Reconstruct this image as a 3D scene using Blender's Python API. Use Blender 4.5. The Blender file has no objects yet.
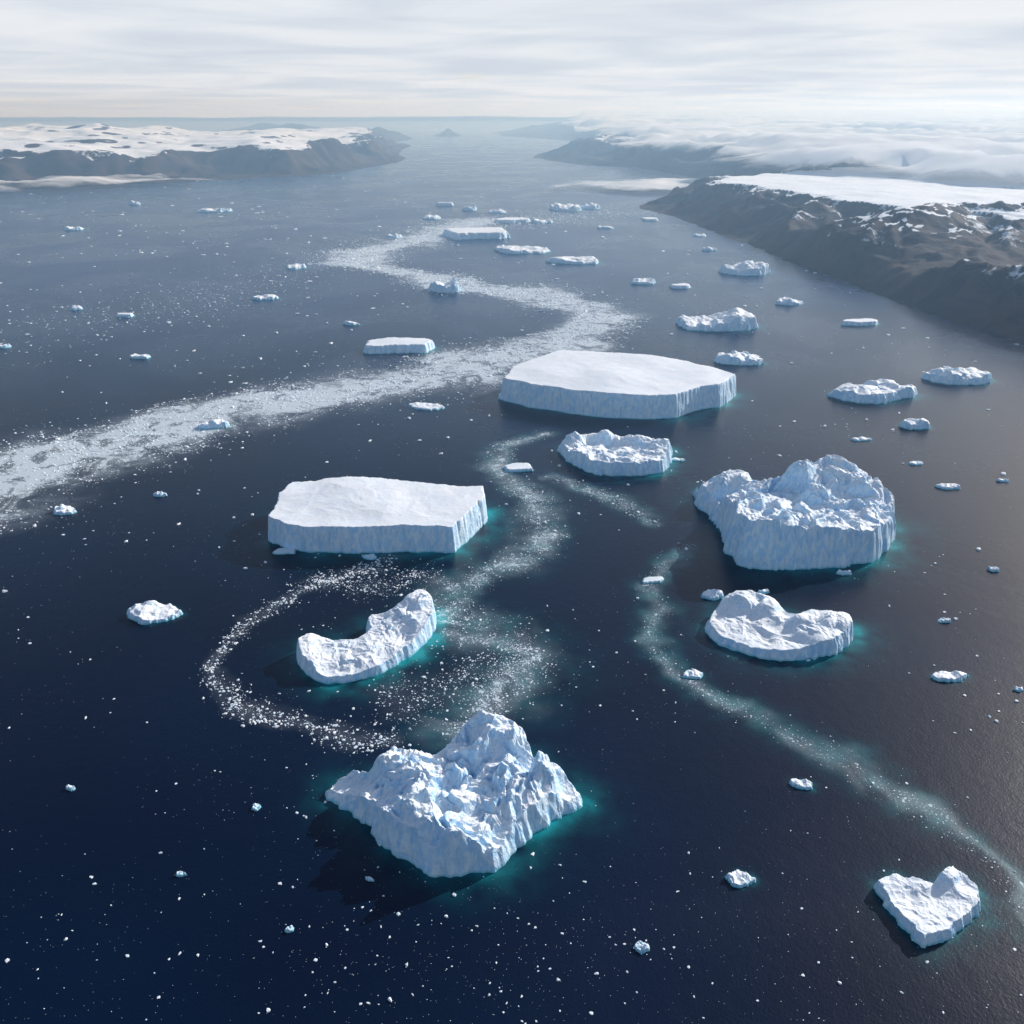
import bpy, math, numpy as np
from mathutils import Vector
rng=np.random.default_rng(7)
scene=bpy.context.scene
scene.view_settings.view_transform='Standard'
scene.view_settings.look='None'
scene.view_settings.exposure=0
scene.view_settings.gamma=1
# ---------------------------------------------------------------- camera
CAMH=500.0; F=887.0
P=math.atan(404/F)
cd=bpy.data.cameras.new('camera'); cam=bpy.data.objects.new('camera',cd)
scene.collection.objects.link(cam); scene.camera=cam
cam.location=(0,0,CAMH); cam.rotation_euler=(math.pi/2-P,0,0)
cd.sensor_width=36; cd.lens=36*F/1024; cd.clip_start=1; cd.clip_end=600000
cp,sp=math.cos(P),math.sin(P)
def S(x,y,z=0.0):
    """survey: world map position at elevation z of a sighted feature"""
    dx=x-512; u=512-y
    dy=F*cp+u*sp; dz=-F*sp+u*cp
    t=(z-CAMH)/dz
    return (dx*t,dy*t)
def px(x,y):   # metres per pixel at a sea position
    X,Y=S(x,y); return math.sqrt(X*X+Y*Y+CAMH**2)/math.hypot(F,math.hypot(x-512,y-512))
# ---------------------------------------------------------------- noise
_perm=np.random.default_rng(1).permutation(4096)
_ang=np.random.default_rng(2).random(4096)*2*np.pi
_gx,_gy=np.cos(_ang),np.sin(_ang)
_rv=np.random.default_rng(3).random((4096,5))
def perlin(x,y,seed=0):
    x=np.asarray(x,float)+seed*17.31; y=np.asarray(y,float)+seed*9.77
    xi=np.floor(x).astype(np.int64); yi=np.floor(y).astype(np.int64)
    xf=x-xi; yf=y-yi
    u=xf*xf*xf*(xf*(xf*6-15)+10); v=yf*yf*yf*(yf*(yf*6-15)+10)
    def g(a,b):
        h=_perm[(_perm[(xi+a)&4095]+yi+b)&4095]
        return _gx[h]*(xf-a)+_gy[h]*(yf-b)
    n0=g(0,0)*(1-u)+g(1,0)*u; n1=g(0,1)*(1-u)+g(1,1)*u
    return (n0*(1-v)+n1*v)*1.5
def fbm(x,y,o=4,seed=0,gain=.5):
    s=0;a=1
    for i in range(o):
        s=s+a*perlin(x*2**i,y*2**i,seed+i*3); a*=gain
    return s
def ridged(x,y,o=4,seed=0,gain=.5):
    s=0;a=1;t=0
    for i in range(o):
        s=s+a*(1-np.abs(perlin(x*2**i,y*2**i,seed+i*5))*1.6); t+=a; a*=gain
    return s/t
def blocks(x,y,seed=0,tilt=1.0,soft=.18):
    """faulted ice blocks: every Voronoi cell is its own offset, tilted plane"""
    x=np.asarray(x,float)+seed*13.7; y=np.asarray(y,float)+seed*7.9
    xi=np.floor(x).astype(np.int64); yi=np.floor(y).astype(np.int64)
    f1=np.full(x.shape,9.);f2=np.full(x.shape,9.);v1=np.zeros(x.shape);v2=np.zeros(x.shape)
    for a in(-1,0,1):
        for b in(-1,0,1):
            h=_perm[(_perm[(xi+a)&4095]+yi+b)&4095]; r=_rv[h]
            dx=x-(xi+a+r[...,0]); dy=y-(yi+b+r[...,1]); d=np.hypot(dx,dy)
            v=(r[...,2]*2-1)+tilt*((r[...,3]*2-1)*dx+(r[...,4]*2-1)*dy)*1.6
            c1=d<f1; c2=(~c1)&(d<f2)
            f2=np.where(c1,f1,np.where(c2,d,f2)); v2=np.where(c1,v1,np.where(c2,v,v2))
            f1=np.where(c1,d,f1); v1=np.where(c1,v,v1)
    w=.5+.5*sst(0,soft,f2-f1)
    return v1*w+v2*(1-w)
def sst(a,b,x):
    t=np.clip((x-a)/(b-a),0,1); return t*t*(3-2*t)
def seg_dist(X,Y,pts,closed=False,w=None):
    n=len(pts); best=np.full(X.shape,1e18); 
    for i in range(n if closed else n-1):
        ax,ay=pts[i]; bx,by=pts[(i+1)%n]
        L=(bx-ax)**2+(by-ay)**2+1e-9
        t=np.clip(((X-ax)*(bx-ax)+(Y-ay)*(by-ay))/L,0,1)
        d=np.hypot(X-ax-t*(bx-ax),Y-ay-t*(by-ay))
        if w is not None: d=d/(w[i]*(1-t)+w[(i+1)%n]*t)
        best=np.minimum(best,d)
    return best
def inside(X,Y,pts):
    c=np.zeros(X.shape,bool); n=len(pts)
    for i in range(n):
        ax,ay=pts[i]; bx,by=pts[(i+1)%n]
        if ay==by: continue
        k=((ay>Y)!=(by>Y))&(X<(bx-ax)*(Y-ay)/(by-ay)+ax)
        c^=k
    return c
def sdist(X,Y,pts):
    d=seg_dist(X,Y,pts,True); return np.where(inside(X,Y,pts),d,-d)
def smooth_poly(pts,it=2,q_=.25):
    p=np.array(pts,float)
    for _ in range(it):
        q=np.roll(p,-1,0); p=np.stack([(1-q_)*p+q_*q,q_*p+(1-q_)*q],1).reshape(-1,2)
    return [tuple(a) for a in p]
def smooth_line(pts,w,it=2):
    p=np.array([(a[0],a[1],b) for a,b in zip(pts,w)],float)
    for _ in range(it):
        a,b=p[:-1],p[1:]
        m=np.stack([.75*a+.25*b,.25*a+.75*b],1).reshape(-1,3)
        p=np.vstack([p[:1],m,p[-1:]])
    return [(a[0],a[1]) for a in p],[a[2] for a in p]
# ---------------------------------------------------------------- mesh helper
def make_mesh(name,V,Fc,mat,attrs=None,smooth=True,loc=(0,0,0)):
    me=bpy.data.meshes.new(name)
    V=np.asarray(V,np.float32); Fc=np.asarray(Fc,np.int32); k=Fc.shape[1]
    me.vertices.add(len(V)); me.vertices.foreach_set('co',V.ravel())
    me.loops.add(Fc.size); me.loops.foreach_set('vertex_index',Fc.ravel())
    me.polygons.add(len(Fc))
    me.polygons.foreach_set('loop_start',np.arange(0,Fc.size,k,dtype=np.int32))
    me.polygons.foreach_set('loop_total',np.full(len(Fc),k,np.int32))
    me.polygons.foreach_set('use_smooth',np.full(len(Fc),smooth,bool))
    me.update(calc_edges=True)
    if attrs:
        for an,av in attrs.items():
            a=me.attributes.new(an,'FLOAT','POINT'); a.data.foreach_set('value',np.asarray(av,np.float32).ravel())
    me.materials.append(mat)
    ob=bpy.data.objects.new(name,me); ob.location=loc; scene.collection.objects.link(ob)
    return ob
def grid_faces(nx,ny,keep=None):
    i,j=np.meshgrid(np.arange(nx-1),np.arange(ny-1),indexing='xy')
    a=j*nx+i
    f=np.stack([a,a+1,a+nx+1,a+nx],-1).reshape(-1,4)
    if keep is not None:
        k=keep.ravel(); f=f[k[f].any(1)]
    return f
def compact(V,f,attrs=None):
    u,inv=np.unique(f,return_inverse=True)
    return V[u],inv.reshape(f.shape),({k:v.ravel()[u] for k,v in attrs.items()} if attrs else None)
# ---------------------------------------------------------------- materials
def newmat(name):
    m=bpy.data.materials.new(name); m.use_nodes=True; nt=m.node_tree; nt.nodes.clear()
    out=nt.nodes.new('ShaderNodeOutputMaterial'); return m,nt,out
class NB:
    def __init__(s,nt): s.nt=nt
    def n(s,t,**k):
        nd=s.nt.nodes.new(t)
        for a,b in k.items(): setattr(nd,a,b)
        return nd
    def link(s,a,b): s.nt.links.new(a,b)
    def setv(s,inp,v):
        if isinstance(v,bpy.types.NodeSocket): s.link(v,inp)
        else: inp.default_value=v
    def math(s,op,a,b=0.0,c=None,clamp=False):
        nd=s.n('ShaderNodeMath',operation=op,use_clamp=clamp); s.setv(nd.inputs[0],a); s.setv(nd.inputs[1],b)
        if c is not None: s.setv(nd.inputs[2],c)
        return nd.outputs[0]
    def noise(s,vec,scale,detail=3,rough=.5,dist=0.0):
        nd=s.n('ShaderNodeTexNoise'); s.link(vec,nd.inputs['Vector']); nd.inputs['Scale'].default_value=scale
        nd.inputs['Detail'].default_value=detail; nd.inputs['Roughness'].default_value=rough; nd.inputs['Distortion'].default_value=dist
        return nd.outputs['Fac']
    def mix(s,f,a,b):
        nd=s.n('ShaderNodeMix',data_type='RGBA'); s.setv(nd.inputs[0],f); s.setv(nd.inputs[6],a); s.setv(nd.inputs[7],b); return nd.outputs[2]
    def rng(s,v,a,b,c=0.0,d=1.0,smooth=True):
        nd=s.n('ShaderNodeMapRange'); 
        if smooth: nd.interpolation_type='SMOOTHSTEP'
        s.setv(nd.inputs[0],v); s.setv(nd.inputs[1],a); s.setv(nd.inputs[2],b); s.setv(nd.inputs[3],c); s.setv(nd.inputs[4],d); return nd.outputs[0]
    def bump(s,h,dist,strength=1.0,nrm=None):
        nd=s.n('ShaderNodeBump'); s.link(h,nd.inputs['Height']); nd.inputs['Distance'].default_value=dist; nd.inputs['Strength'].default_value=strength
        if nrm is not None: s.link(nrm,nd.inputs['Normal'])
        return nd.outputs[0]
    def attr(s,name): 
        nd=s.n('ShaderNodeAttribute',attribute_name=name); return nd.outputs['Fac']
def ice_mat():
    m,nt,out=newmat('glacier_ice'); b=NB(nt)
    g=b.n('ShaderNodeNewGeometry'); pos=g.outputs['Position']
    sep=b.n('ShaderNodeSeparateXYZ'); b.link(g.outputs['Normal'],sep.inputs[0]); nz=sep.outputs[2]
    sp_=b.n('ShaderNodeSeparateXYZ'); b.link(pos,sp_.inputs[0]); pz=sp_.outputs[2]
    n1=b.noise(pos,.04,4,.55); n2=b.noise(pos,.30,4,.6)
    mp=b.n('ShaderNodeMapping'); b.link(pos,mp.inputs[0]); mp.inputs['Scale'].default_value=(.20,.20,.07)
    n3=b.noise(mp.outputs[0],1.0,5,.65,.6)
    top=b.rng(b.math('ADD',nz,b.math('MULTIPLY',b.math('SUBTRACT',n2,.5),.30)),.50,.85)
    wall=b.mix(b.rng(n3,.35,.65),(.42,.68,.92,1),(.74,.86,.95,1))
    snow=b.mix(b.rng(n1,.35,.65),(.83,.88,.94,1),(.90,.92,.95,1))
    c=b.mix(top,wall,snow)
    wet=b.rng(pz,.3,3.0,1,0)
    c=b.mix(b.math('MULTIPLY',wet,.7),c,(.14,.55,.66,1))
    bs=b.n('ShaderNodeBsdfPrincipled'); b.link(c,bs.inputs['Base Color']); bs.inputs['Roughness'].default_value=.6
    bs.inputs['Specular IOR Level'].default_value=.25
    side=b.math('SUBTRACT',1.0,top)
    hb=b.math('ADD',b.math('MULTIPLY',n2,b.math('ADD',.10,b.math('MULTIPLY',side,1.0))),b.math('MULTIPLY',b.math('MULTIPLY',n3,side),1.8))
    hb=b.math('ADD',hb,b.math('MULTIPLY',n1,b.math('ADD',1.0,b.math('MULTIPLY',side,1.8))))
    b.link(b.bump(hb,1.5,.7),bs.inputs['Normal'])
    b.link(bs.outputs[0],out.inputs[0]); return m
def chip_mat():
    m,nt,out=newmat('brash_ice'); b=NB(nt)
    g=b.n('ShaderNodeNewGeometry'); n=b.noise(g.outputs['Position'],.08,2)
    c=b.mix(b.rng(n,.3,.6),(.66,.77,.85,1),(.88,.91,.94,1))
    bs=b.n('ShaderNodeBsdfPrincipled'); b.link(c,bs.inputs['Base Color']); bs.inputs['Roughness'].default_value=.7
    b.link(bs.outputs[0],out.inputs[0]); return m
def water_mat():
    m,nt,out=newmat('sea_water'); b=NB(nt)
    g=b.n('ShaderNodeNewGeometry'); pos=g.outputs['Position']
    B=b.attr('brash'); T=b.attr('melt'); FB=b.attr('far_blue')
    big=b.noise(pos,.0012,3,.55,.6); 
    deep=b.mix(b.rng(big,.35,.65),(.0005,.0055,.022,1),(.0010,.011,.038,1))
    deep=b.mix(b.math('MULTIPLY',FB,b.rng(big,.3,.7,.75,1.0)),deep,(.006,.042,.125,1))
    wisp=b.noise(pos,.03,4,.65,1.0)
    tf=b.math('MULTIPLY',T,b.rng(wisp,.25,.7,.45,1.0),clamp=True)
    c=b.mix(b.rng(tf,0.0,1.0,smooth=False),deep,(.010,.29,.32,1))
    s1=b.noise(pos,.12,3,.7); s2=b.noise(pos,.45,2,.7); s0=b.noise(pos,.018,4,.6,1.2)
    Bm=b.math('MULTIPLY',B,b.rng(s0,.3,.62,.45,1.15),clamp=True)
    th=b.math('SUBTRACT',.80,b.math('MULTIPLY',Bm,.42))
    sp1=b.rng(s1,th,b.math('ADD',th,.05)); sp2=b.rng(s2,th,b.math('ADD',th,.06))
    spk=b.math('MAXIMUM',sp1,sp2)
    milk=b.math('MULTIPLY',b.math('POWER',Bm,1.5),.46)
    fac=b.math('MAXIMUM',b.math('MULTIPLY',spk,.8),milk,clamp=True)
    fac=b.math('MULTIPLY',fac,b.rng(B,.02,.12))
    ic=b.mix(b.math('MULTIPLY',tf,1.6,clamp=True),(.72,.80,.86,1),(.42,.66,.68,1))
    c=b.mix(fac,c,ic)
    bs=b.n('ShaderNodeBsdfPrincipled'); b.link(c,bs.inputs['Base Color']); bs.inputs['IOR'].default_value=1.33
    wind=b.rng(b.noise(pos,.0020,4,.6,1.0),.3,.7,.25,.32)
    b.link(b.math('ADD',wind,b.math('MULTIPLY',fac,.4)),bs.inputs['Roughness'])
    w1=b.noise(pos,.45,3,.6,.2); w2=b.noise(pos,.09,3,.5)
    h=b.math('ADD',b.math('MULTIPLY',w1,.32),b.math('MULTIPLY',w2,.42))
    b.link(b.bump(h,.8,.55),bs.inputs['Normal'])
    b.link(bs.outputs[0],out.inputs[0]); return m
def rock_mat():
    m,nt,out=newmat('tundra_rock'); b=NB(nt)
    g=b.n('ShaderNodeNewGeometry'); pos=g.outputs['Position']
    s=b.attr('snow')
    n1=b.noise(pos,.006,5,.65,.5); n2=b.noise(pos,.03,4,.7)
    mp=b.n('ShaderNodeMapping'); b.link(pos,mp.inputs[0]); mp.inputs['Scale'].default_value=(.002,.002,.06)
    n3=b.noise(mp.outputs[0],1.0,3,.6)
    rock=b.mix(b.rng(n1,.35,.65),(.020,.020,.030,1),(.066,.046,.044,1))
    rock=b.mix(b.math('MULTIPLY',b.rng(n3,.45,.6),.4),rock,(.026,.027,.040,1))
    f=b.math('ADD',s,b.math('MULTIPLY',b.math('SUBTRACT',n2,.5),.8))
    f=b.rng(f,.42,.58)
    c=b.mix(f,rock,(.84,.87,.92,1))
    bs=b.n('ShaderNodeBsdfPrincipled'); b.link(c,bs.inputs['Base Color']); bs.inputs['Roughness'].default_value=.9
    bs.inputs['Specular IOR Level'].default_value=.1
    b.link(b.bump(b.math('ADD',n1,b.math('MULTIPLY',n2,.4)),16,.6),bs.inputs['Normal'])
    b.link(bs.outputs[0],out.inputs[0]); return m
def cloud_mat():
    m,nt,out=newmat('cloud'); b=NB(nt)
    g=b.n('ShaderNodeNewGeometry'); pos=g.outputs['Position']
    a=b.attr('cover'); n=b.noise(pos,.0022,5,.62,.6)
    f=b.rng(b.math('ADD',a,b.math('MULTIPLY',b.math('SUBTRACT',n,.5),1.3)),.25,.85)
    f=b.math('MULTIPLY',f,b.rng(a,.0,.12))
    d=b.n('ShaderNodeBsdfDiffuse'); d.inputs[0].default_value=(.95,.96,.98,1)
    t=b.n('ShaderNodeBsdfTranslucent'); t.inputs[0].default_value=(.92,.94,.97,1)
    mx=b.n('ShaderNodeMixShader'); mx.inputs[0].default_value=.2; b.link(d.outputs[0],mx.inputs[1]); b.link(t.outputs[0],mx.inputs[2])
    tr=b.n('ShaderNodeBsdfTransparent'); m2=b.n('ShaderNodeMixShader'); b.link(f,m2.inputs[0]); b.link(tr.outputs[0],m2.inputs[1]); b.link(mx.outputs[0],m2.inputs[2])
    b.link(m2.outputs[0],out.inputs[0]); return m
ICE=ice_mat(); CHIP=chip_mat(); WATER=water_mat(); ROCK=rock_mat(); CLOUD=cloud_mat()
# ---------------------------------------------------------------- icebergs
FOOT=[]   # (polygon, glow strength, glow width)
def berg(name,outline,ctrl,wall=5,rough=3,fine=1.0,flute=2.0,seed=0,glow=.8,gw=14,pw=2.5,sm=1,q=.2,blk=0,bs_=1.0):
    """sighted outline/ctrl features (x,y[,elevation]) -> solid heightfield block of ice"""
    pts=[S(*o) for o in outline]; C=[(*S(*c),c[2]) for c in ctrl]
    if sm: pts=smooth_poly(pts,sm,q)
    FOOT.append((pts,glow,gw))
    a=np.array(pts); cx,cy=a.mean(0)
    cell=max(.5,math.hypot(math.hypot(cx,cy),CAMH)/F*.72)
    m=wall*2+4
    xs=np.arange(a[:,0].min()-m,a[:,0].max()+m,cell); ys=np.arange(a[:,1].min()-m,a[:,1].max()+m,cell)
    X,Y=np.meshgrid(xs,ys); sc=np.ptp(a[:,0])
    L=sc/6
    d=sdist(X,Y,pts)+wall*.4
    bq=blocks(X/(L*.5),Y/(L*.5),seed+2,.3,.3)
    d=d+flute*.6*fbm(X/(L*.6),Y/(L*.6),3,seed)+flute*.35*perlin(X/6.,Y/6.,seed+9)+flute*.5*bq
    num=0;den=0
    for (x,y,h) in C:
        w=1/((X-x)**2+(Y-y)**2+(sc*.03)**2)**(pw/2); num=num+w*h; den=den+w
    h=num/den
    inn=sst(0,sc*.12,d)
    wx=X+L*.25*fbm(X/L,Y/L,2,seed+31); wy=Y+L*.25*fbm(X/L,Y/L,2,seed+37)
    h=h+rough*(ridged(wx/(L*1.2),wy/(L*1.2),4,seed+11,.42)-.62)*3.0*(.35+.65*inn)
    if blk:
        s1=L*.8*bs_; s2=L*.36*bs_
        h=h+blk*(.70*blocks(wx/s1,wy/s1,seed+41,1,.22)+.34*blocks(wx/s2,wy/s2,seed+43,1,.22)+.16*blocks(wx/(s2*.42),wy/(s2*.42),seed+45,1,.25))*(.4+.6*inn)*np.clip(h/20,.3,1.2)
    h=h+fine*fbm(X/4.,Y/4.,3,seed+21)*.6
    h=np.maximum(h,1.0)
    p=np.clip(d/wall,0,1)
    Z=np.where(d>0,-4+(h+4)*p**.75,-4)
    V=np.stack([X.ravel()-cx,Y.ravel()-cy,Z.ravel()],1)
    V,f,_=compact(V,grid_faces(len(xs),len(ys),d>-cell*1.2))
    return make_mesh(name,V,f,ICE,None,blk==0,(cx,cy,0))
berg('tabular_iceberg',[(499,399),(530,407),(560,412),(600,417),(640,419),(677,418),(700,409),(717,407),(735,395),(735,372,46),(690,361,48),(640,354,50),(600,351,50),(562,349,50),(540,357,46),(512,366,46),(501,376,46)],
     [(500,379,42),(530,387,43),(560,393,42),(660,394,42),(700,389,42),(730,378,42),(562,350,50),(650,358,52),(610,372,52),(700,368,48),(560,372,48)],wall=6,rough=.3,fine=.12,flute=4.5,seed=3,glow=.5,gw=22,sm=0)
berg('tabular_iceberg',[(268,540),(285,548),(310,552),(355,553),(400,552),(454,552),(467,540),(486,521),(484,486,36),(440,484,36),(400,479,38),(350,478,38),(291,482,37),(277,494,36),(269,512,34)],
     [(270,515,33),(300,523,33),(360,527,34),(450,528,34),(484,498,36),(295,482,38),(350,480,42),(440,488,37),(480,486,37),(380,500,39),(430,508,35)],wall=4.5,rough=.4,fine=.12,flute=3.4,seed=5,glow=.75,gw=22,sm=0)
berg('pinnacled_iceberg',[(696,495),(703,511),(722,528),(727,548),(737,564),(762,569),(800,568),(835,567),(868,562),(889,548),(893,526),(889,497,38),(872,476,52),(840,460,64),(822,459,64),(800,462,62),(775,478,36),(758,474,38),(735,467,44),(705,471,30)],
     [(703,482,22),(735,471,46),(722,500,20),(738,497,48),(752,500,56),(765,484,26),(775,495,34),(800,465,68),(833,462,70),(860,474,62),(815,480,66),(795,495,36),(840,500,38),(780,520,58),(812,512,30),(830,522,50),(870,500,52),(886,518,32),(855,530,46),(740,525,56),(765,530,60),(875,540,40)],wall=10,rough=3.6,fine=.5,flute=5.5,seed=8,glow=.75,gw=22,pw=3.0,blk=5.5)
berg('crater_iceberg',[(557,450),(566,459),(580,469),(602,476),(640,476),(667,471),(671,455),(668,438,18),(640,434,20),(610,430,22),(585,431,20),(565,436,20)],
     [(562,444,14),(575,434,27),(592,433,18),(605,431,26),(640,436,20),(664,441,26),(667,455,20),(640,464,20),(605,464,21),(580,455,22),(610,448,3),(640,450,4),(590,447,6)],wall=6,rough=2.4,fine=.5,flute=4,seed=12,glow=.65,gw=15,pw=3,blk=3.4)
berg('domed_iceberg',[(704,624),(706,634),(722,646),(752,656),(788,662),(830,656),(851,643),(852,630),(838,613,16),(803,612,14),(786,611,10),(776,602,14),(745,591,18),(722,599,12)],
     [(712,615,10),(745,594,25),(770,603,22),(786,616,10),(800,615,22),(775,628,10),(745,618,11),(735,638,8),(790,645,11),(835,618,24),(845,634,16),(815,630,18),(760,640,8)],wall=5,rough=1.0,fine=.3,flute=3,seed=15,glow=.7,gw=15,pw=3,blk=1.8)
berg('crescent_iceberg',[(297,656),(304,671),(320,684),(350,683),(382,673),(408,658),(430,639),(437,620),(430,597,18),(417,592,20),(405,606,14),(390,614,12),(372,618,9),(366,623,8),(370,632,9),(360,639,10),(345,640,10),(326,640,10),(314,634,14),(300,638,14)],
     [(303,640,18),(308,660,15),(330,674,7),(328,647,12),(355,674,7),(350,648,12),(385,662,9),(375,622,14),(418,642,14),(418,596,30),(432,612,20),(405,612,23),(390,622,18),(385,635,15),(370,645,14),(400,640,10)],wall=4,rough=.9,fine=.35,flute=1.8,seed=19,glow=1.2,gw=14,pw=3,blk=2.2)
berg('jagged_iceberg',[(323,797),(345,808),(372,826),(378,842),(402,856),(430,872),(462,873),(500,867),(517,846),(545,822),(580,806),(579,790,8),(562,768,18),(536,758,24),(526,736,30),(505,717,40),(478,710,44),(460,719,38),(452,742,28),(436,752,26),(415,750,26),(392,752,20),(382,774,10),(355,775,6),(328,786,3)],
     [(330,792,5),(360,787,12),(394,756,28),(415,754,30),(438,756,26),(385,800,18),(410,795,30),(458,745,32),(470,718,41),(487,715,44),(510,733,40),(490,760,34),(450,780,22),(470,795,30),(430,820,32),(455,830,36),(480,820,28),(522,765,30),(550,772,28),(570,795,10),(500,840,14),(430,850,16),(400,825,26)],wall=8,rough=2.8,fine=.8,flute=4.5,seed=29,glow=.7,gw=14,pw=3.2,blk=7)
berg('wedge_iceberg',[(875,888),(886,908),(902,926),(922,947),(948,939),(979,912),(978,896),(968,878,8),(950,866,12),(940,871,12),(932,880,9),(908,877,7),(890,871,8)],
     [(880,882,8),(892,876,8),(905,900,6),(925,925,8),(930,885,9),(950,871,16),(968,888,9),(960,905,8),(940,930,8),(940,905,7)],wall=3.2,rough=.4,fine=.2,flute=1.8,seed=27,glow=.6,gw=8,pw=3,sm=0,blk=1.2)
def small(name,x,y,w,h,hm,seed,peaks=3,glow=.5,table=False):
    r=np.random.default_rng(seed); n=11; base=y+h*.5
    hh=hm*px(x,y)
    X0,Y0=S(x,base-1); k=px(x,base)
    dep=math.atan(CAMH/math.hypot(X0,Y0))
    wm=w*k; vis=h*k/math.sin(dep)
    dm=max(vis-hh/math.tan(dep),wm*.35)
    yc=Y0+dm/2; xc=X0*(yc/Y0)
    rot=r.uniform(-.25,.25); pts=[]
    for i in range(n):
        t=2*math.pi*i/n; q=1+r.uniform(-.25,.14); c,s_=math.cos(t),math.sin(t)
        if table: c=math.copysign(abs(c)**.6,c); s_=math.copysign(abs(s_)**.6,s_)
        a,b_=q*wm/2*c,q*dm/2*s_; pts.append((xc+a*math.cos(rot)-b_*math.sin(rot),yc+a*math.sin(rot)+b_*math.cos(rot)))
    pts=smooth_poly(pts,1,.18)
    if name!='ice_floe': FOOT.append((pts,glow,max(4,wm*.07)))
    elif w>25: FOOT.append((pts,.25,3))
    A=np.array(pts); cell=max(.4,min(k*.8,wm/26)); m=cell*3
    xs=np.arange(A[:,0].min()-m,A[:,0].max()+m,cell); ys=np.arange(A[:,1].min()-m,A[:,1].max()+m,cell)
    Xg,Yg=np.meshgrid(xs,ys); d=sdist(Xg,Yg,pts)+wm*.03*fbm(Xg/(wm*.1),Yg/(wm*.1),3,seed)
    if table: H_=hh*(.95+.12*perlin(Xg/wm*1.5,Yg/wm*1.5,seed))
    else:
        H_=hh*.50+0*Xg; pk=0*Xg
        for _ in range(peaks):
            a,b_=r.uniform(-.38,.38)*wm,r.uniform(-.25,.3)*dm; s0=wm*r.uniform(.12,.22)
            pk=np.maximum(pk,hh*r.uniform(.3,.7)*np.exp(-(((Xg-xc-a)/s0)**2+((Yg-yc-b_)/(s0*1.6))**2)**.8))
        H_=H_+pk+hh*.20*blocks(Xg/(wm*.18),Yg/(wm*.24),seed+3,1,.25)+hh*.07*fbm(Xg/(wm*.08),Yg/(wm*.1),2,seed+4)
    H_=np.maximum(H_,.5)
    wl=max(cell*1.6,wm*.04); Z=np.where(d>0,-1+(H_+1)*np.clip(d/wl,0,1)**.7,-1)
    V=np.stack([Xg.ravel()-xc,Yg.ravel()-yc,Z.ravel()],1)
    V,f,_=compact(V,grid_faces(len(xs),len(ys),d>-cell*1.2))
    make_mesh(name,V,f,ICE,None,table,(xc,yc,0))
SM=[ # name,x,y,w,h,hm(height),table
('tabular_iceberg',402,346,72,18,8,True),('tabular_iceberg',478,234,66,13,6,True),
('iceberg',717,321,84,26,12,False),('iceberg',738,358,54,18,8,False),('iceberg',872,391,95,27,12,False),
('iceberg',955,376,66,22,10,False),('iceberg',914,424,40,15,7,False),('iceberg',860,323,40,8,4,True),('iceberg',789,302,30,9,5,False),
('iceberg',742,268,56,17,9,False),('iceberg',643,282,30,8,4,False),('iceberg',575,261,58,10,4,False),('iceberg',520,250,58,11,4,False),
('iceberg',445,287,40,14,8,False),('iceberg',215,425,36,11,6,False),('iceberg',680,287,22,6,3,True),('iceberg',264,298,28,7,3,False),
('iceberg',567,208,36,9,5,False),('iceberg',512,221,34,6,3,True),('iceberg',541,222,24,5,3,False),('iceberg',297,267,24,7,3,False),('iceberg',125,316,18,5,3,True),
('iceberg',77,309,14,5,3,False),('iceberg',75,229,22,5,3,False),('iceberg',213,211,36,5,3,False),('iceberg',135,204,12,4,3,False),('iceberg',352,324,18,5,3,False),
('iceberg',395,237,18,5,3,False),('iceberg',470,209,16,6,4,False),('iceberg',445,205,18,4,3,True),('iceberg',605,228,20,4,2,False),('iceberg',650,220,16,4,2,True),('iceberg',432,218,18,5,3,False),('iceberg',590,207,22,6,4,False),
('iceberg',710,250,18,4,3,False),('iceberg',5,347,12,5,3,False),('iceberg',700,236,16,4,2,False),('iceberg',497,212,20,5,3,False),
('ice_floe',155,614,60,24,7,False),('ice_floe',740,880,33,19,5,False),('ice_floe',641,948,17,15,5,False),('ice_floe',947,677,42,13,4,False),('ice_floe',800,785,28,12,4,False),
('ice_floe',65,511,24,12,5,False),('ice_floe',520,468,30,12,3,True),('ice_floe',712,595,26,13,5,False),('ice_floe',692,675,26,12,3,False),('ice_floe',652,581,26,8,2,True),('ice_floe',947,487,25,8,3,False),
('ice_floe',1003,481,14,5,3,False),('ice_floe',425,407,40,9,2,False),('ice_floe',285,552,24,8,2,True),('ice_floe',370,557,18,8,3,False),('ice_floe',993,570,12,7,3,False),
('ice_floe',943,621,14,7,3,False),('ice_floe',843,573,16,7,4,False),('ice_floe',72,789,12,7,3,False),('ice_floe',182,875,12,7,3,False),('ice_floe',257,808,10,9,3,False),('ice_floe',916,464,16,6,2,False),('ice_floe',860,440,26,5,2,False),
('ice_floe',160,495,16,6,3,False),('ice_floe',140,357,26,6,3,False),('ice_floe',763,592,14,6,3,False),('ice_floe',370,880,12,6,3,False),('ice_floe',290,930,10,8,3,False),('ice_floe',1018,690,12,6,3,False),('ice_floe',676,460,20,5,2,False),('ice_floe',748,612,8,6,3,False)]
for i,(n,x,y,w,h,hm,t) in enumerate(SM): small(n,x,y,w,h,hm,100+i,table=t,peaks=4)
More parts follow.
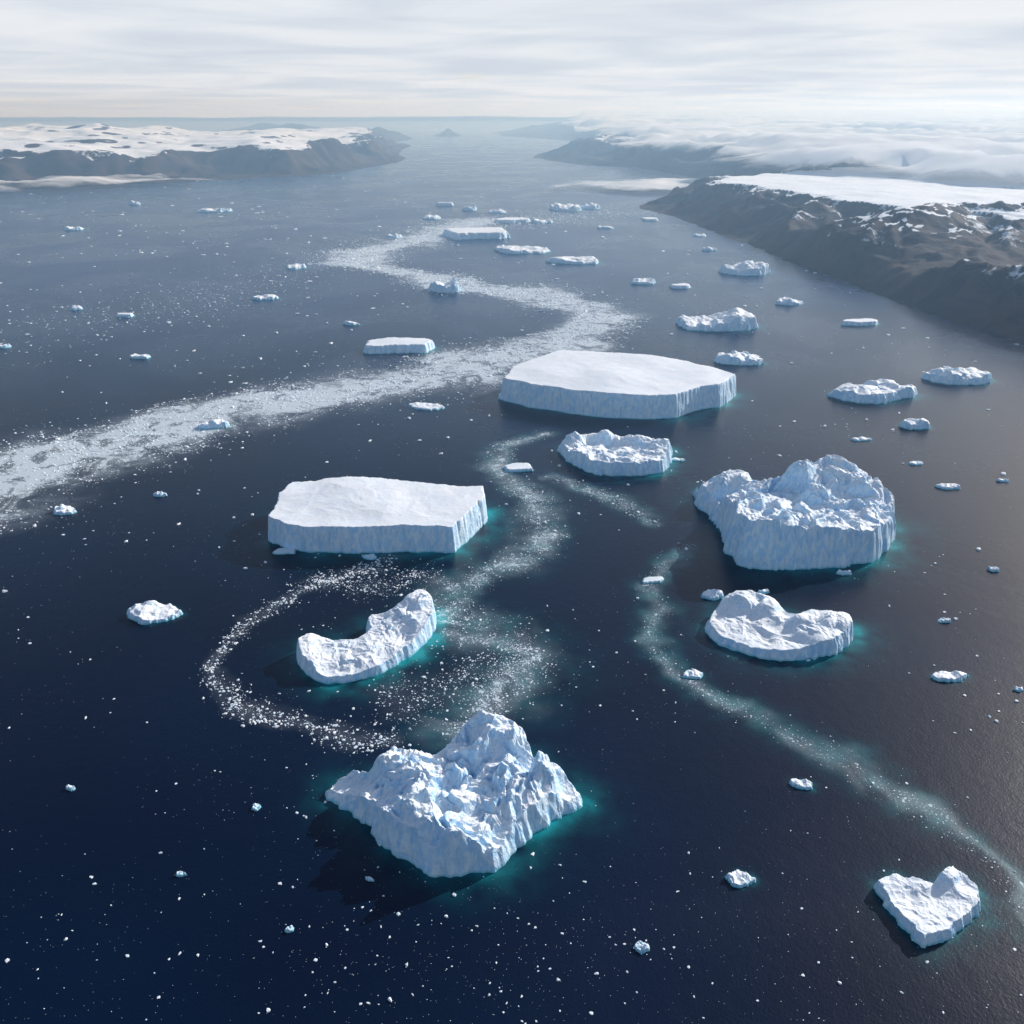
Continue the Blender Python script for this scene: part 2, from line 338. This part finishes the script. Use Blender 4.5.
# ---------------------------------------------------------------- ice bands
def band(p,w,it=2): return smooth_line([S(*a) for a in p],w,it)
BANDS=[ # pts,widths, density, chipcount, chip size
 (band([(-90,508),(0,478),(70,457),(140,436),(215,414),(300,397),(380,382),(450,372),(520,356),(580,340),(603,325),(590,308),(545,297),(500,290),(440,281),(385,270),(350,262),(355,254),(400,244),(450,232),(480,220)],
       [150,145,130,115,110,118,140,150,135,100,92,108,120,105,95,85,95,110,115,130,160]),1.0,44000,(.8,2.7)),
 (band([(545,435),(505,443),(488,462),(520,487),(545,515),(545,545),(500,568),(450,585),(442,610),(490,635),(528,655),(515,680),(480,705),(450,725)],
       [16,18,20,26,26,26,27,28,30,38,38,36,32,26]),.60,3200,(.4,1.4)),
 (band([(400,558),(350,570),(300,590),(255,618),(215,655),(210,682),(240,705),(290,722),(340,735),(400,742)],
       [18,17,15,14,13,14,15,17,18,16]),.26,2100,(.4,2.1)),
 (band([(550,478),(585,488),(620,502),(652,524)],[12,17,20,12]),.50,450,(.4,1.5)),
 (band([(690,545),(650,575),(648,592),(672,606),(645,625),(660,655),(700,692),(760,722),(825,745),(865,775),(905,808),(960,836),(995,862),(1010,895),(1030,930)],
       [12,14,13,11,12,12,13,15,16,16,14,11,8,7,7]),.46,800,(.3,1.0)),
 (band([(380,690),(420,700),(470,680),(500,650)],[34,42,42,36]),.18,1000,(.4,1.6)),
 (band([(300,580),(350,590),(400,580),(440,575)],[24,32,32,24]),.12,900,(.4,1.5)),
 (band([(420,232),(500,225),(560,215),(620,212)],[200,260,260,200]),.30,1100,(3,8)),
 (band([(-40,340),(120,320),(300,270),(420,240)],[260,260,260,220]),.12,1300,(1.5,4)),
]
# ---------------------------------------------------------------- sea
ang=np.radians(np.concatenate([np.linspace(-180,-48,30)[:-1],np.linspace(-48,48,560),np.linspace(48,180,30)[1:]]))
rad=np.concatenate([[1,60,150,230],np.geomspace(270,8000,640),np.geomspace(8200,260000,50)])
A_,R_=np.meshgrid(ang,rad); X=R_*np.sin(A_); Y=R_*np.cos(A_)
wxx=X+26*fbm(X/90,Y/90,3,41)+8*fbm(X/22,Y/22,2,42); wyy=Y+26*fbm(X/90,Y/90,3,51)+8*fbm(X/22,Y/22,2,52)
bx_=X+70*fbm(X/260,Y/260,4,43); by_=Y+70*fbm(X/260,Y/260,4,53)
brash=np.zeros_like(X); melt=np.zeros_like(X)
for bi,((p,w),dens,_,_) in enumerate(BANDS):
    if bi in(0,7,8): d=seg_dist(bx_,by_,p,False,w)
    else: d=seg_dist(.35*X+.65*wxx,.35*Y+.65*wyy,p,False,w)
    brash=np.maximum(brash,dens*np.exp(-(d/.95)**(2.6 if bi==0 else 2)))
    if bi in(1,4,3): melt=np.maximum(melt,(.42 if bi==4 else .30)*np.exp(-(d/1.3)**2))
melt*= .6+.5*fbm(X/30,Y/30,3,77)
for (p,gl,gw) in FOOT:
    a=np.array(p); m=gw*4+30
    k=(X>a[:,0].min()-m)&(X<a[:,0].max()+m)&(Y>a[:,1].min()-m)&(Y<a[:,1].max()+m)
    if not k.any(): continue
    xs,ys=X[k],Y[k]
    d=np.maximum(-sdist(xs-gw*.5,ys+gw*.05,p),0)
    g=gl*np.exp(-d/gw*1.5)*(0.85+.9*fbm(xs/(gw*1.8),ys/(gw*1.8),2,5))
    melt[k]=np.maximum(melt[k],g)
far_blue=sst(1000,3400,Y)*(1-.35*sst(0,2200,X))   # bluer, paler base colour up the fjord, strongest on the west side
V=np.stack([X.ravel(),Y.ravel(),np.zeros(X.size)],1)
f=grid_faces(len(ang),len(rad))[:, ::-1]
make_mesh('sea_water',V,f,WATER,{'brash':brash,'melt':np.clip(melt,0,1.2),'far_blue':far_blue},True)
# ---------------------------------------------------------------- brash ice chips (one mesh)
def chips(name,cx,cy,sz):
    n=len(cx); k=6; th=np.arange(k)*2*np.pi/k
    r0=sz[:,None]*(1+rng.uniform(-.35,.35,(n,k))); t=th[None]+rng.uniform(-.3,.3,(n,k))
    asp=rng.uniform(.45,1,(n,1)); ph=rng.uniform(0,np.pi,(n,1))
    def ring(s,z):
        a=r0*s*np.cos(t); b_=r0*s*np.sin(t)*asp
        return np.stack([cx[:,None]+a*np.cos(ph)-b_*np.sin(ph),cy[:,None]+a*np.sin(ph)+b_*np.cos(ph),z],-1)
    hz=np.minimum(sz[:,None]*rng.uniform(.2,.6,(n,1)),2.2)
    b0=ring(1.0,np.full((n,k),-.3)); b1=ring(.78,hz*rng.uniform(.6,1.1,(n,k)))
    top=np.stack([cx,cy,hz[:,0]*1.1],-1)[:,None]
    V=np.concatenate([b0,b1,top],1); o=(np.arange(n)*(2*k+1))[:,None,None]
    f=[]
    for i in range(k):
        j=(i+1)%k; f+=[(i,j,k+j),(i,k+j,k+i),(k+i,k+j,2*k)]
    f=np.array(f)[None]+o
    return make_mesh(name,V.reshape(-1,3),f.reshape(-1,3),CHIP,None,False)
CX=[];CY=[];CS=[]
for bi,((p,w),dens,cnt,(s0,s1)) in enumerate(BANDS):
    p=np.array(p); w=np.array(w); L=np.hypot(*np.diff(p,axis=0).T); cum=np.concatenate([[0],np.cumsum(L*(w[:-1]))])
    u=rng.random(cnt)*cum[-1]; i=np.clip(np.searchsorted(cum,u)-1,0,len(L)-1); t=(u-cum[i])/(cum[i+1]-cum[i])
    q=p[i]+(p[i+1]-p[i])*t[:,None]; ww=w[i]*(1-t)+w[i+1]*t
    off=rng.normal(0,.55,(cnt,2))*ww[:,None]; q=q+off
    if bi==0:
        q[:,0]-=70*fbm(q[:,0]/260,q[:,1]/260,4,43); q[:,1]-=70*fbm(q[:,0]/260,q[:,1]/260,4,53)
    elif bi in(1,2,5,6):
        q[:,0]-=20*fbm(q[:,0]/90,q[:,1]/90,3,41); q[:,1]-=20*fbm(q[:,0]/90,q[:,1]/90,3,51)
    CX.append(q[:,0]);CY.append(q[:,1]); s=s0+(s1-s0)*rng.random(cnt)**4; s*=np.clip(np.hypot(q[:,0],q[:,1])/1700,.7,1.7) if bi in(0,) else 1
    CS.append(s)
n=20000
r=np.exp(rng.uniform(math.log(330),math.log(8500),n)); a=np.radians(rng.uniform(-42,42,n))
x=r*np.sin(a); y=r*np.cos(a)
den=fbm(x/260,y/260,3,61)*.9+.42-.2*sst(0,900,x)+.2*sst(0,-800,x)
k=rng.random(n)<np.clip(den,.06,1); x,y,r=x[k],y[k],r[k]
CX.append(x);CY.append(y);CS.append((.24+2.1*rng.random(len(x))**10)*np.clip(r/750,.8,6))
CX=np.concatenate(CX);CY=np.concatenate(CY);CS=np.concatenate(CS)
# ---------------------------------------------------------------- land
LANDP=[]
def land(name,pts,cell,Hp,W,seed,rise=.02,gul=.5,box=None,spur=220,wl=700,snowline=.8,und=.09,ridges=None,setback=None,sm=1,smax=(.22,.42)):
    pts=smooth_poly(pts,sm) if sm else pts; a=np.array(pts)
    x0,x1,y0,y1=box if box else (a[:,0].min(),a[:,0].max(),a[:,1].min(),a[:,1].max())
    LANDP.append(pts)
    xs=np.arange(x0-100,x1+100,cell); ys=np.arange(y0-100,y1+100,cell)
    X,Y=np.meshgrid(xs,ys); D=sdist(X,Y,pts)+.05*W*fbm(X/(W*.4),Y/(W*.4),3,seed+50)
    Dw=D+spur*fbm(X/wl,Y/wl,3,seed)*sst(0,W*.7,D)*1.2-spur*.25*sst(0,W*.5,D)
    if setback: Dw=Dw-setback(X,Y)
    p=np.clip(Dw/W,0,1)
    gx_=X+60*fbm(X/300,Y/300,2,seed+70); gy_=Y+60*fbm(X/300,Y/300,2,seed+71)
    rg=ridged(gx_/(wl*.42),gy_/(wl*.42),5,seed+7)
    h=np.minimum(Hp*(.3*p+.7*p**1.6*(1.9-.9*p)),Hp)
    h+=Hp*gul*(rg-.62)*4*p*(1-p)**.7
    h+=rise*np.maximum(Dw-W,0)+Hp*und*fbm(X/(wl*1.3),Y/(wl*1.3),4,seed+13)*sst(.7,1,p)
    if ridges:
        er=(rg-.6); acc=np.full(X.shape,-60.)
        qx=X+40*fbm(X/300,Y/300,3,seed+60); qy=Y+40*fbm(X/300,Y/300,3,seed+61)
        for line,sl in ridges:
            P3=[(*S(*q),q[2]) for q in line]
            for (ax,ay,az),(bx,by,bz) in zip(P3[:-1],P3[1:]):
                L2=(bx-ax)**2+(by-ay)**2; t=np.clip(((qx-ax)*(bx-ax)+(qy-ay)*(by-ay))/L2,0,1)
                dd=np.hypot(qx-ax-t*(bx-ax),qy-ay-t*(by-ay))
                acc=np.maximum(acc,az+(bz-az)*t-sl*dd*(1-.25*sst(150,600,dd)))
        g2=ridged(gx_/90,gy_/90,3,seed+95)
        acc=acc+(24*er+14*(g2-.6)+4*fbm(X/60,Y/60,3,seed+90))*sst(-20,60,acc)
        h=np.maximum(h,acc*sst(0,120,D))
    h=np.where(D>0,np.maximum(h,.5*sst(0,20,D)+.5+8*sst(0,250,D)),-6)
    gy,gx=np.gradient(h,cell); sl=np.hypot(gx,gy)
    snow=sst(snowline-.13,snowline+.05,h/Hp+.14*fbm(X/130,Y/130,3,seed+33))
    snow=snow*(1-.92*sst(smax[0],smax[1],sl))
    snow=np.maximum(snow,.46*sst(.4,.75,h/Hp)*sst(.62,.48,rg))
    V=np.stack([X.ravel(),Y.ravel(),h.ravel()],1)
    V,f,at=compact(V,grid_faces(len(xs),len(ys),D>-cell*1.5),{'snow':snow})
    return make_mesh(name,V,f,ROCK,at,True)
land('mountain_plateau',[S(1250,430),S(1024,345),S(940,318),S(868,292),S(800,266),S(760,250),S(700,226),S(660,213),S(635,207),S(650,202),S(690,196),(3400,7600),(7500,8200),(7500,1600)],
     12,150,360,3,rise=.0,gul=.5,box=(600,6000,1400,6400),spur=110,wl=520,snowline=.90,und=.07,
     setback=lambda X,Y: 480*sst(4000,3200,Y),
     ridges=[([(905,206,196),(870,234,128),(815,262,10)],.44),([(905,206,196),(900,250,96),(880,284,5)],.46),([(905,206,196),(955,238,115),(985,258,72)],.44),([(905,206,196),(960,203,175),(1060,203,175)],.34),
             ([(872,290,3),(905,274,60),(935,264,100),(968,260,122),(1010,264,130),(1100,262,165),(1250,262,190)],.52),
             ([(1024,222,160),(1010,240,120),(990,255,80)],.47),([(820,200,158),(790,225,90),(765,246,8)],.50),([(765,188,154),(735,208,90),(715,227,8)],.52)])
land('snowy_headland',[S(-200,190),S(0,189),S(60,188),S(100,186),S(200,181),S(300,176),S(345,172),S(412,160),S(395,154),(-1500,15000),(-9000,15000),(-9500,6500)],
     28,190,520,14,rise=.022,gul=.7,spur=420,wl=1000,snowline=.78,und=.42,smax=(.17,.34))
land('distant_headland',[S(524,156),S(560,163),S(600,166),S(645,168),S(700,180),S(760,190),(6000,9000),(9000,16000),(2500,16000),S(570,148)],
     38,190,800,31,rise=.0,gul=.7,spur=300,wl=1300,snowline=1.05)
land('distant_island',[S(340,143),S(375,143),S(418,140),S(405,135),S(350,136)],60,260,900,44,rise=0,gul=.5,spur=100,wl=1800,snowline=1.1)
land('distant_island',[S(432,137),S(463,137),S(460,134),S(436,134)],60,230,700,47,rise=0,gul=.5,spur=100,wl=1800,snowline=1.2)
land('distant_mountains',[S(490,135),S(560,140),S(640,145),S(720,146),S(720,133),S(500,130)],120,230,2000,49,rise=0,gul=.6,spur=300,wl=4000,snowline=1.1)
land('distant_mountains',[S(240,136),S(300,137),S(380,134),S(300,130),S(200,131)],120,250,2000,55,rise=0,gul=.6,spur=300,wl=4000,snowline=.9)
k=np.ones(len(CX),bool)
for p in LANDP: k&=~inside(CX,CY,p)
for (p,_,_) in FOOT[:8]: k&=~inside(CX,CY,p)
chips('brash_ice',CX[k],CY[k],CS[k])
# ---------------------------------------------------------------- low cloud
def cloud(name,poly,z,amp,cell,wl,seed,cover,edge,dome=.6):
    a=np.array(poly); xs=np.arange(a[:,0].min(),a[:,0].max(),cell); ys=np.arange(a[:,1].min(),a[:,1].max(),cell*1.3); X,Y=np.meshgrid(xs,ys)
    D=sdist(X,Y,poly)+edge*.5*fbm(X/(edge*1.2),Y/(edge*1.2),4,seed); e=np.clip(D/edge,0,1)
    n=fbm(X/wl,Y/wl,5,seed+2,.55)
    h=z+amp*(1-1.3*np.abs(n))*sst(0,1,e)+amp*.5*fbm(X/(wl*3),Y/(wl*3),2,seed+8)*e-amp*dome*(1-e)**2
    V=np.stack([X.ravel(),Y.ravel(),h.ravel()],1); V,f,at=compact(V,grid_faces(len(xs),len(ys),D>-10),{'cover':cover*sst(0,.8,e)})
    make_mesh(name,V,f,CLOUD,at)
cloud('horizon_fill_sheet',[S(560,119,300),S(630,136,280),S(690,149,250),S(780,163,220),S(860,172,200),S(1024,179,200),S(1250,184,200),(26000,8000),(40000,60000),(4000,60000)],205,110,100,1300,5,1.15,800)
cloud('horizon_fill_sheet',[(-70000,38000),(70000,38000),(150000,180000),(-150000,180000)],150,120,900,9000,8,1.2,9000,dome=.3)  # added white sheet across the far horizon, brightens its dark line
cloud('fog_bank',[S(515,187,30),S(600,192,30),S(690,193,30),S(760,188,30),S(700,176,30),S(560,178,30)],20,30,40,700,9,.75,500,dome=0)
cloud('fog_bank',[(-7500,6300),S(0,196,20),S(100,190,20),S(240,182,20),S(200,176,20),(-7500,7300)],25,40,50,700,12,.55,400,dome=0)
# ---------------------------------------------------------------- haze
def haze(name,x0,x1,y0,y1,z0,z1,dens,col,g):
    me=bpy.data.meshes.new(name)
    vs=[(x0,y0,z0),(x1,y0,z0),(x1,y1,z0),(x0,y1,z0),(x0,y0,z1),(x1,y0,z1),(x1,y1,z1),(x0,y1,z1)]
    me.from_pydata(vs,[],[(0,3,2,1),(4,5,6,7),(0,1,5,4),(1,2,6,5),(2,3,7,6),(3,0,4,7)])
    hz=bpy.data.objects.new(name,me); scene.collection.objects.link(hz)
    m,nt,out=newmat(name); v=nt.nodes.new('ShaderNodeVolumeScatter'); v.inputs['Color'].default_value=(*col,1)
    v.inputs['Density'].default_value=dens; v.inputs['Anisotropy'].default_value=g
    nt.links.new(v.outputs[0],out.inputs['Volume']); me.materials.append(m)
haze('atmosphere_haze',-60000,60000,1000,24000,-40,620,9.0e-5,(.42,.68,1),.3)
# ---------------------------------------------------------------- sun & sky
EL,AZ=math.radians(25),math.radians(50)
sd=Vector((math.sin(AZ)*math.cos(EL),math.cos(AZ)*math.cos(EL),math.sin(EL)))
ld=bpy.data.lights.new('sun','SUN'); ld.energy=5.0; ld.angle=math.radians(.5); ld.color=(1,.965,.92)
lo=bpy.data.objects.new('sun',ld); lo.rotation_euler=sd.to_track_quat('Z','Y').to_euler(); lo.location=(0,0,2000); scene.collection.objects.link(lo)
w=bpy.data.worlds.new('World'); scene.world=w; w.use_nodes=True; nt=w.node_tree; nt.nodes.clear(); b=NB(nt)
out=b.n('ShaderNodeOutputWorld'); bg=b.n('ShaderNodeBackground'); b.link(bg.outputs[0],out.inputs[0])
sky=b.n('ShaderNodeTexSky'); sky.sky_type='NISHITA'; sky.sun_disc=False; sky.sun_elevation=EL; sky.sun_rotation=AZ
tc=b.n('ShaderNodeTexCoord'); sx=b.n('ShaderNodeSeparateXYZ'); b.link(tc.outputs['Generated'],sx.inputs[0])
zz=b.math('ADD',b.math('MAXIMUM',sx.outputs[2],0.0),.035)
cxy=b.n('ShaderNodeCombineXYZ'); b.link(b.math('DIVIDE',sx.outputs[0],zz),cxy.inputs[0]); b.link(b.math('DIVIDE',sx.outputs[1],zz),cxy.inputs[1])
n=b.noise(cxy.outputs[0],.35,4,.55,.4)
n2=b.noise(cxy.outputs[0],.40,4,.5,.5)
low=b.rng(sx.outputs[2],.08,.25,1,0)
mask=b.math('MULTIPLY',b.rng(b.math('ADD',n,b.math('MULTIPLY',low,.4)),.55,.75),b.rng(sx.outputs[2],.09,.19,1,.05))
cc=b.mix(b.rng(n2,.3,.7),(5.0,5.5,6.3,1),(6.7,6.95,7.3,1))
col=b.mix(b.math('MULTIPLY',mask,.97),sky.outputs[0],cc)
b.link(col,bg.inputs[0]); bg.inputs[1].default_value=.125
